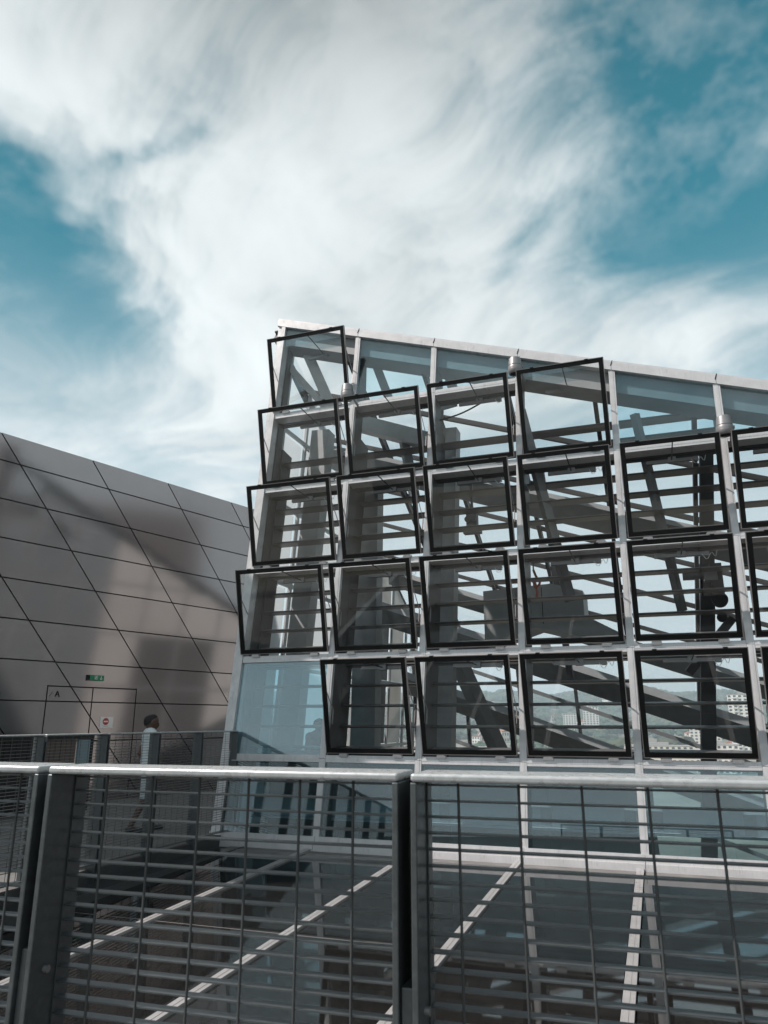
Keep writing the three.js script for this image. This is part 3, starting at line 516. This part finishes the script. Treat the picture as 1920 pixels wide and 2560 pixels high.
// ------------------------------------------------------------------ people
const sub = (a, b) => [a[0] - b[0], a[1] - b[1], a[2] - b[2]];
function capsule(p, b) { // tapered capsule distance
  const [a, c, ra, rb] = b, pa = sub(p, a), ba = sub(c, a), h = Math.max(0, Math.min(1, (pa[0] * ba[0] + pa[1] * ba[1] + pa[2] * ba[2]) / (ba[0] * ba[0] + ba[1] * ba[1] + ba[2] * ba[2] + 1e-9)));
  const s = b[4] || [1, 1, 1]; const dx = (pa[0] - ba[0] * h) / s[0], dy = (pa[1] - ba[1] * h) / s[1], dz = (pa[2] - ba[2] * h) / s[2]; return Math.hypot(dx, dy, dz) - mix(ra, rb, h);
}
function flesh(bones, cell, k = 0.03, cut) {
  let lo = [1e9, 1e9, 1e9], hi = [-1e9, -1e9, -1e9]; for (const b of bones) for (const q of [b[0], b[1]]) for (let i = 0; i < 3; i++) { const r = Math.max(b[2], b[3]) * 1.3 + 0.04; lo[i] = Math.min(lo[i], q[i] - r); hi[i] = Math.max(hi[i], q[i] + r); }
  const size = Math.max(hi[0] - lo[0], hi[1] - lo[1], hi[2] - lo[2]), n = Math.ceil(size / cell) + 4, mid = lo.map((l, i) => (l + hi[i]) / 2);
  const mc = new MarchingCubes(n, new THREE.MeshBasicMaterial(), false, false, 90000); mc.isolation = 0; const half = n / 2, S = (n * cell) / 2;
  for (let z = 0; z < n; z++) for (let y = 0; y < n; y++) for (let x = 0; x < n; x++) {
    const p = [mid[0] + (x - half) / half * S, mid[1] + (y - half) / half * S, mid[2] + (z - half) / half * S];
    let d = 1; if (p[0] > lo[0] && p[0] < hi[0] && p[1] > lo[1] && p[1] < hi[1] && p[2] > lo[2] && p[2] < hi[2]) for (const b of bones) { const e = capsule(p, b), h = Math.max(k - Math.abs(d - e), 0) / k; d = Math.min(d, e) - h * h * k * 0.25; }
    if (cut) d = Math.max(d, cut(p));
    mc.field[x + y * n + z * n * n] = -d;
  }
  mc.update(); const c = mc.count, g = new THREE.BufferGeometry();
  const P = mc.positionArray.slice(0, c * 3); for (let i = 0; i < c * 3; i++) P[i] = P[i] * S + mid[i % 3];
  g.setAttribute('position', new THREE.BufferAttribute(P, 3)); const Nn = mc.normalArray.slice(0, c * 3); g.setAttribute('normal', new THREE.BufferAttribute(Nn, 3)); g.setAttribute('uv', new THREE.BufferAttribute(new Float32Array(c * 2), 2));
  g.computeVertexNormals(); return g;
}
function person(label, pos, turn, c, walk) { // faces +z
  const t = thing('person', label, 'person', pos, turn);
  const skin = std(c.skin, 0.55), st = walk ? 1 : 0.15;
  const hipL = [0.085, 0.90, 0], hipR = [-0.085, 0.90, 0], kneeL = [0.09, 0.49, 0.10 * st], kneeR = [-0.09, 0.49, -0.02 * st], ankL = [0.09, 0.085, 0.14 * st], ankR = [-0.09, 0.10, -0.20 * st];
  const shL = [0.185, 1.40, -0.01], shR = [-0.185, 1.40, -0.01], elL = [0.235, 1.12, -0.06 * st - 0.02], elR = [-0.24, 1.12, 0.02], wrL = [0.24, 0.88, 0.02], wrR = [-0.245, 0.88, 0.10 * st];
  const fingers = []; for (const [w, s] of [[wrL, 1], [wrR, -1]]) { const palm = [w[0], w[1] - 0.085, w[2] + 0.015]; fingers.push([w, palm, 0.026, 0.032, [0.75, 1, 1.15]]); [-0.03, -0.01, 0.011, 0.031].forEach((dz, i) => { const L = [0.062, 0.075, 0.072, 0.055][i], k0 = [palm[0], palm[1] - 0.02, palm[2] + dz], k1 = [palm[0] - s * 0.006, k0[1] - L * 0.55, palm[2] + dz + 0.006], k2 = [palm[0] - s * 0.018, k1[1] - L * 0.5, palm[2] + dz + 0.008]; fingers.push([k0, k1, 0.009, 0.008], [k1, k2, 0.008, 0.007]); }); fingers.push([[w[0], w[1] - 0.03, w[2] + 0.03], [w[0] - s * 0.012, w[1] - 0.085, w[2] + 0.062], 0.013, 0.010], [[w[0] - s * 0.012, w[1] - 0.085, w[2] + 0.062], [w[0] - s * 0.018, w[1] - 0.115, w[2] + 0.066], 0.010, 0.008]); }
  const ty = c.look || 0, hd = (x, y, z) => [x * Math.cos(ty) + z * Math.sin(ty), y, -x * Math.sin(ty) + z * Math.cos(ty)];
  const head = [[hd(0, 1.60, -0.015), hd(0, 1.62, 0.02), 0.086, 0.086, [0.86, 1.08, 1.05]], [hd(0, 1.55, 0.045), hd(0, 1.525, 0.062), 0.052, 0.036], [hd(0, 1.585, 0.095), hd(0, 1.562, 0.112), 0.010, 0.014], [hd(0.077, 1.60, 0), hd(0.079, 1.57, 0.005), 0.017, 0.012], [hd(-0.077, 1.60, 0), hd(-0.079, 1.57, 0.005), 0.017, 0.012], [hd(0, 1.538, 0.088), hd(0, 1.536, 0.09), 0.016, 0.016]];
  const body = flesh([
    [[0, 1.50, -0.005], [0, 1.40, -0.02], 0.058, 0.062], [[0, 1.34, -0.01], [0, 1.15, 0], 0.135, 0.115, [1.15, 1, 0.78]], [[0, 1.15, 0], [0, 0.95, 0], 0.115, 0.125, [1.15, 1, 0.82]], [shL, [0.06, 1.42, -0.01], 0.058, 0.06], [shR, [-0.06, 1.42, -0.01], 0.058, 0.06],
    [shL, elL, 0.050, 0.039], [elL, wrL, 0.040, 0.026], [shR, elR, 0.050, 0.039], [elR, wrR, 0.040, 0.026], [hipL, kneeL, 0.088, 0.054], [kneeL, ankL, 0.056, 0.036], [hipR, kneeR, 0.088, 0.054], [kneeR, ankR, 0.056, 0.036], ...head], 0.014, 0.035);
  const hands = flesh(fingers, 0.0065, 0.008);
  mesh('body', [body, hands], skin, t);
  mesh('shirt', flesh([[[0, 1.38, -0.01], [0, 1.18, 0], 0.145, 0.132, [1.15, 1, 0.8]], [[0, 1.18, 0], [0, 0.93, 0], 0.132, 0.140, [1.15, 1, 0.84]], [[0.2, 1.395, -0.01], [0.05, 1.43, -0.01], 0.068, 0.07], [[-0.2, 1.395, -0.01], [-0.05, 1.43, -0.01], 0.068, 0.07], [shL, [0.222, 1.20, -0.03], 0.064, 0.066], [shR, [-0.222, 1.20, -0.01], 0.064, 0.066]], 0.014, 0.03, p => Math.max(0.86 - p[1], 0.055 - Math.hypot(p[0], p[1] - 1.52, p[2]) + 0.005)), std(c.shirt, 0.85), t);
  mesh('trousers', flesh([[[0, 0.98, 0], [0, 0.88, 0], 0.128, 0.13, [1.12, 1, 0.85]], [hipL, c.long ? ankL : kneeL, 0.102, c.long ? 0.062 : 0.084], [hipR, c.long ? ankR : kneeR, 0.102, c.long ? 0.062 : 0.084], ...(c.long ? [[kneeL, ankL, 0.078, 0.062], [kneeR, ankR, 0.078, 0.062]] : [])], 0.014, 0.03, p => Math.max(p[1] - 1.02, c.long ? 0.1 - p[1] : 0.48 - p[1])), std(c.trousers, 0.85), t);
  mesh('hair', flesh([[hd(0, 1.615, -0.022), hd(0, 1.636, 0.016), 0.089, 0.081, [0.88, 1.02, 1.05]], [hd(0, 1.57, -0.05), hd(0, 1.62, -0.04), 0.058, 0.072]], 0.008, 0.03, p => { const q = [p[0] * Math.cos(ty) - p[2] * Math.sin(ty), p[1], p[0] * Math.sin(ty) + p[2] * Math.cos(ty)]; return -(q[1] - 1.668 - 0.70 * (q[2] - 0.085)) * 0.8; }), std(c.hair, 0.8), t);
  for (const a of [ankL, ankR]) mesh('shoe', flesh([[[a[0], 0.05, a[2] - 0.03], [a[0], 0.038, a[2] + 0.15], 0.046, 0.036, [1, 0.95, 1]]], 0.009, 0.02, p => -p[1]), std(c.shoe, 0.7), t);
  for (const s of [-1, 1]) mesh('eye', [new THREE.SphereGeometry(0.011, 12, 8).translate(...hd(s * 0.032, 1.60, 0.078))], M.black, t);
  return t;
}
person('man in white t-shirt and pale shorts walking along the walkway by the steel wall', [-3.66, 0, -12.1], R(118), { skin: lin(0.10, 0.055, 0.04), shirt: lin(0.62, 0.68, 0.70), trousers: lin(0.42, 0.46, 0.48), hair: lin(0.012, 0.011, 0.011), shoe: lin(0.05, 0.05, 0.05), look: R(0) }, true);
{ const p = toWorld([0.62, -0.05, -2.4]); person('person in a red top standing behind the blue fixed pane', p.toArray(), R(40), { skin: lin(0.35, 0.2, 0.15), shirt: lin(0.45, 0.035, 0.06), trousers: lin(0.3, 0.3, 0.32), hair: lin(0.03, 0.02, 0.015), shoe: lin(0.1, 0.1, 0.1), long: true }, false); }

// ------------------------------------------------------------------ far below and beyond: town, wooded hills
const GY = -34;
const hillH = (x, z) => { const r = Math.hypot(x, z), a = Math.atan2(x, -z); const n = fbm(x / 900, z / 900, 4.4, 4), m = fbm(x / 260, z / 260, 6.1, 3); return GY + sm(r, 1050, 3000) * (100 + 95 * n + 26 * m + 18 * Math.sin(a * 3 + 1)) - sm(r, 3600, 6000) * 60; };
{
  const g = new THREE.BufferGeometry(), pos = [], uv = [], idx = [], nr = 46, na = 150, r0 = 20, r1 = 7000;
  for (let j = 0; j <= nr; j++) for (let i = 0; i <= na; i++) { const r = r0 * Math.pow(r1 / r0, j / nr), a = i / na * Math.PI * 2, x = r * Math.sin(a), z = -r * Math.cos(a); pos.push(x, hillH(x, z), z); uv.push(x, z); }
  for (let j = 0; j < nr; j++) for (let i = 0; i < na; i++) { const a = j * (na + 1) + i, b = a + 1, c = a + na + 1, d = c + 1; idx.push(a, b, c, b, d, c); }
  g.setAttribute('position', new THREE.Float32BufferAttribute(pos, 3)); g.setAttribute('uv', new THREE.Float32BufferAttribute(uv, 2)); g.setIndex(idx); g.computeVertexNormals();
  structure('ground', g, std(lin(0.30, 0.285, 0.26), 0.95, 0, { map: tGround, side: THREE.DoubleSide }));
}
{ // woods on the hills, and loose tree cover in the town
  const proto = []; for (let k = 0; k < 7; k++) { const q = new THREE.IcosahedronGeometry(0.42 + 0.2 * hash(k, 1), 1); const p = q.attributes.position; for (let i = 0; i < p.count; i++) { const s = 0.75 + 0.5 * hash(Math.round(p.getX(i) * 50) + k * 17, Math.round((p.getY(i) * 3 + p.getZ(i)) * 50)); p.setXYZ(i, p.getX(i) * s, p.getY(i) * s, p.getZ(i) * s); } q.translate((hash(k, 2) - 0.5) * 1.2, 0.3 + hash(k, 3) * 0.7, (hash(k, 4) - 0.5) * 1.2); q.computeVertexNormals(); proto.push(q); }
  const n = 5200, im = new THREE.InstancedMesh(mergeGeometries(proto), std(lin(0.045, 0.065, 0.05), 0.95), n), o = new THREE.Object3D(), c = new THREE.Color(); let k = 0;
  while (k < n) { const az = R(-30 + 75 * rnd()), r = 750 + 2600 * Math.sqrt(rnd()), x = r * Math.sin(az), z = -r * Math.cos(az); if (NZ(x / 160, z / 160, 2.2) < (r < 1300 ? 0.12 : -0.28)) continue; o.position.set(x, hillH(x, z) - 1, z); const s = 7 + 9 * rnd(); o.scale.set(s * 1.3, s, s * 1.3); o.rotation.y = rnd() * 6; o.updateMatrix(); im.setMatrixAt(k, o.matrix); c.setRGB(0.7 + 0.6 * rnd(), 0.8 + 0.4 * rnd(), 0.7 + 0.5 * rnd()); im.setColorAt(k, c); k++; }
  im.name = numbered('hillside_woods'); im.userData = { label: 'dark green woods covering the hills beyond the town', category: 'woods', kind: 'stuff' }; im.castShadow = im.receiveShadow = true; scene.add(im);
}
const plaster = [lin(0.70, 0.66, 0.61), lin(0.78, 0.76, 0.72), lin(0.60, 0.52, 0.45), lin(0.72, 0.65, 0.56)].map(c => std(c, 0.85)), tileRoof = std(lin(0.30, 0.13, 0.085), 0.85), winM = std(lin(0.05, 0.06, 0.075), 0.25), flatRoof = std(lin(0.35, 0.34, 0.33), 0.9);
function townHouse(name, label, category, az, r, w, h, d, floors, cols, m, opts = {}) {
  const a = R(az), x = r * Math.sin(a), z = -r * Math.cos(a), y = hillH(x, z) - 0.5; const t = thing(name, label, category, [x, y, z], -a + (opts.turn || 0), opts.group);
  mesh('wall', [box(-w / 2, w / 2, -4, h, -d / 2, d / 2)], m, t);
  if (opts.gable) { const rf = prism([[-w / 2 - 0.5, h], [w / 2 + 0.5, h], [0, h + w * 0.22]], d + 1, new THREE.Matrix4().makeTranslation(0, 0.003, -d / 2 - 0.5)); const q = mesh('roof', [rf], tileRoof, t); mesh('chimney', [box(w * 0.2, w * 0.2 + 0.9, h + 0.5, h + w * 0.22 + 1, -0.5, 0.5)], m, q); }
  else mesh('roof', [box(-w / 2 - 0.2, w / 2 + 0.2, h + 0.003, h + 0.6, -d / 2 - 0.2, d / 2 + 0.2), box(-w * 0.15, w * 0.15, h + 0.6, h + 3, -d * 0.2, d * 0.2)], flatRoof, t);
  const fh = h / floors, cw = w / cols;
  if (opts.merged) { const gs = []; for (let i = 0; i < floors; i++) for (let j = 0; j < cols; j++) gs.push(box(-w / 2 + cw * (j + 0.25), -w / 2 + cw * (j + 0.75), fh * (i + 0.35), fh * (i + 0.8), d / 2 - 0.1, d / 2 + 0.06)); mesh('windows', gs, winM, t, { kind: 'stuff' }); }
  else for (let i = 0; i < floors; i++) for (let j = 0; j < cols; j++) mesh('window', [box(-w / 2 + cw * (j + 0.2), -w / 2 + cw * (j + 0.72), fh * (i + 0.3), fh * (i + 0.82), d / 2 - 0.1, d / 2 + 0.06)], winM, t);
  if (opts.balcony) for (let i = 0; i < floors; i++) for (const j of opts.balcony) mesh('balcony', [box(-w / 2 + cw * (j + 0.02), -w / 2 + cw * (j + 0.98), fh * i + 0.1, fh * i + 1.2, d / 2 + 0.07, d / 2 + 1.5)], plaster[1], t);
  return t;
}
townHouse('apartment_tower', 'tall white apartment tower with stacked balconies beyond the right-hand column', 'tower', 25.2, 900, 30, 64, 18, 18, 6, plaster[1], { balcony: [1, 4] });
townHouse('apartment_block', 'lower pale apartment block left of the tall tower', 'building', 22.6, 1000, 34, 40, 16, 11, 7, plaster[0], { balcony: [2] });
townHouse('apartment_block', 'cream apartment block in front of the tall tower', 'building', 23.2, 620, 30, 20, 15, 6, 8, plaster[0], { balcony: [3, 6] });
townHouse('apartment_block', 'white apartment pair low on the hill, left one', 'building', 13.6, 1350, 22, 42, 20, 12, 5, plaster[1], {});
townHouse('apartment_block', 'white apartment pair low on the hill, right one', 'building', 15.1, 1380, 26, 52, 20, 14, 5, plaster[1], {});
townHouse('office_block', 'long low white office block below the wooded hill', 'building', 14.5, 700, 88, 13, 20, 3, 18, plaster[1], { merged: true });
townHouse('office_block', 'pale office block beside the long white one', 'building', 19.5, 760, 60, 15, 20, 4, 12, plaster[3], { merged: true });
townHouse('office_block', 'far pale block behind the left louvres', 'building', 3, 800, 60, 17, 20, 5, 12, plaster[3], { merged: true });
townHouse('office_block', 'cream block seen between the louvres left of centre', 'building', -4, 700, 50, 18, 20, 5, 10, plaster[3], { merged: true });
townHouse('office_block', 'ochre block seen low between the louvres', 'building', 7.5, 640, 44, 14, 20, 4, 9, plaster[2], { merged: true });
{ // dark depot with a white triangle mark
  const t = townHouse('depot', 'dark grey depot with a white triangle mark on its front', 'building', 11.4, 520, 46, 15, 24, 1, 2, std(lin(0.11, 0.115, 0.125), 0.8), { merged: true });
  mesh('triangle_mark', [bar([6, 6, 12.1], [8, 9.6, 12.1], 0.1, 0.45, [1, 0, 0]), bar([10, 6, 12.1], [8, 9.6, 12.1], 0.1, 0.45, [1, 0, 0]), box(6, 10, 5.8, 6.25, 12.05, 12.15)], M.white, t);
  mesh('letter', [box(15, 15.5, 6, 9.4, 12.05, 12.15), box(15.5, 16.8, 7.4, 7.9, 12.05, 12.15), box(16.6, 17.1, 6, 7.7, 12.05, 12.15)], M.white, t);
}
{
  const spots = []; for (let k = 0; k < 60; k++) spots.push([-4 + 36 * rnd(), 950 + 1500 * rnd(), 12 + 14 * rnd(), 8 + 10 * rnd(), rnd()]);
  const tone = ['cream', 'white', 'buff', 'ivory'];
  spots.forEach(([az, r, w, h, q], i) => { const near = Math.floor(q * 4); townHouse('house', 'small pale tile-roofed house among the trees on the hillside', 'house', az, r, w, h, w * 0.8, 2, 3, plaster[near], { gable: true, merged: true, turn: q * 2 - 1, group: 'hillside houses' }); });
}
// pale parking ground with parked cars, seen through the lowest panes
function car(label, az, r, m, turn) {
  const a = R(az), t = thing('parked_car', label, 'car', [r * Math.sin(a), GY, -r * Math.cos(a)], turn, 'cars parked below the terrace');
  const sh = new THREE.Shape([[-2.1, 0.35], [2.1, 0.35], [2.15, 0.75], [1.3, 0.92], [0.6, 1.42], [-1.2, 1.45], [-1.95, 0.95], [-2.15, 0.8]].map(p => new THREE.Vector2(...p)));
  const b = new THREE.ExtrudeGeometry(sh, { depth: 1.6, bevelEnabled: true, bevelSize: 0.06, bevelThickness: 0.06, bevelSegments: 2 }); b.translate(0, 0, -0.8);
  mesh('body', [b], m, t); mesh('windows', [prism([[-1.5, 0.97], [1.05, 0.97], [0.55, 1.36], [-1.15, 1.38]], 1.76, new THREE.Matrix4().makeTranslation(0, 0, -0.88))], winM, t);
  for (const x of [-1.3, 1.35]) for (const z of [-0.8, 0.8]) mesh('wheel', [rod([x, 0.33, z - 0.1], [x, 0.33, z + 0.1], 0.33, 16)], M.black, t);
}
const paintW = std(lin(0.75, 0.76, 0.77), 0.3, 0.1), paintG = std(lin(0.2, 0.21, 0.23), 0.3, 0.3), paintR = std(lin(0.4, 0.05, 0.04), 0.3, 0.1);
[[27.6, 330, 0, 'white car parked at the right end of the row below'], [27.0, 345, 1, 'dark grey car parked next to the white car below'], [22.2, 300, 2, 'red car parked alone left of the row below'], [29.5, 262, 0, 'white car nearest the terrace on the pale ground'], [28.4, 250, 1, 'dark car nearest the terrace on the pale ground']].forEach(([az, r, k, l]) => car(l, az, r, [paintW, paintG, paintR][k], R(-az + 70)));

scene.traverse(o => { if (o.isMesh) { o.castShadow = true; o.receiveShadow = true; } });
renderer.render(scene, camera);
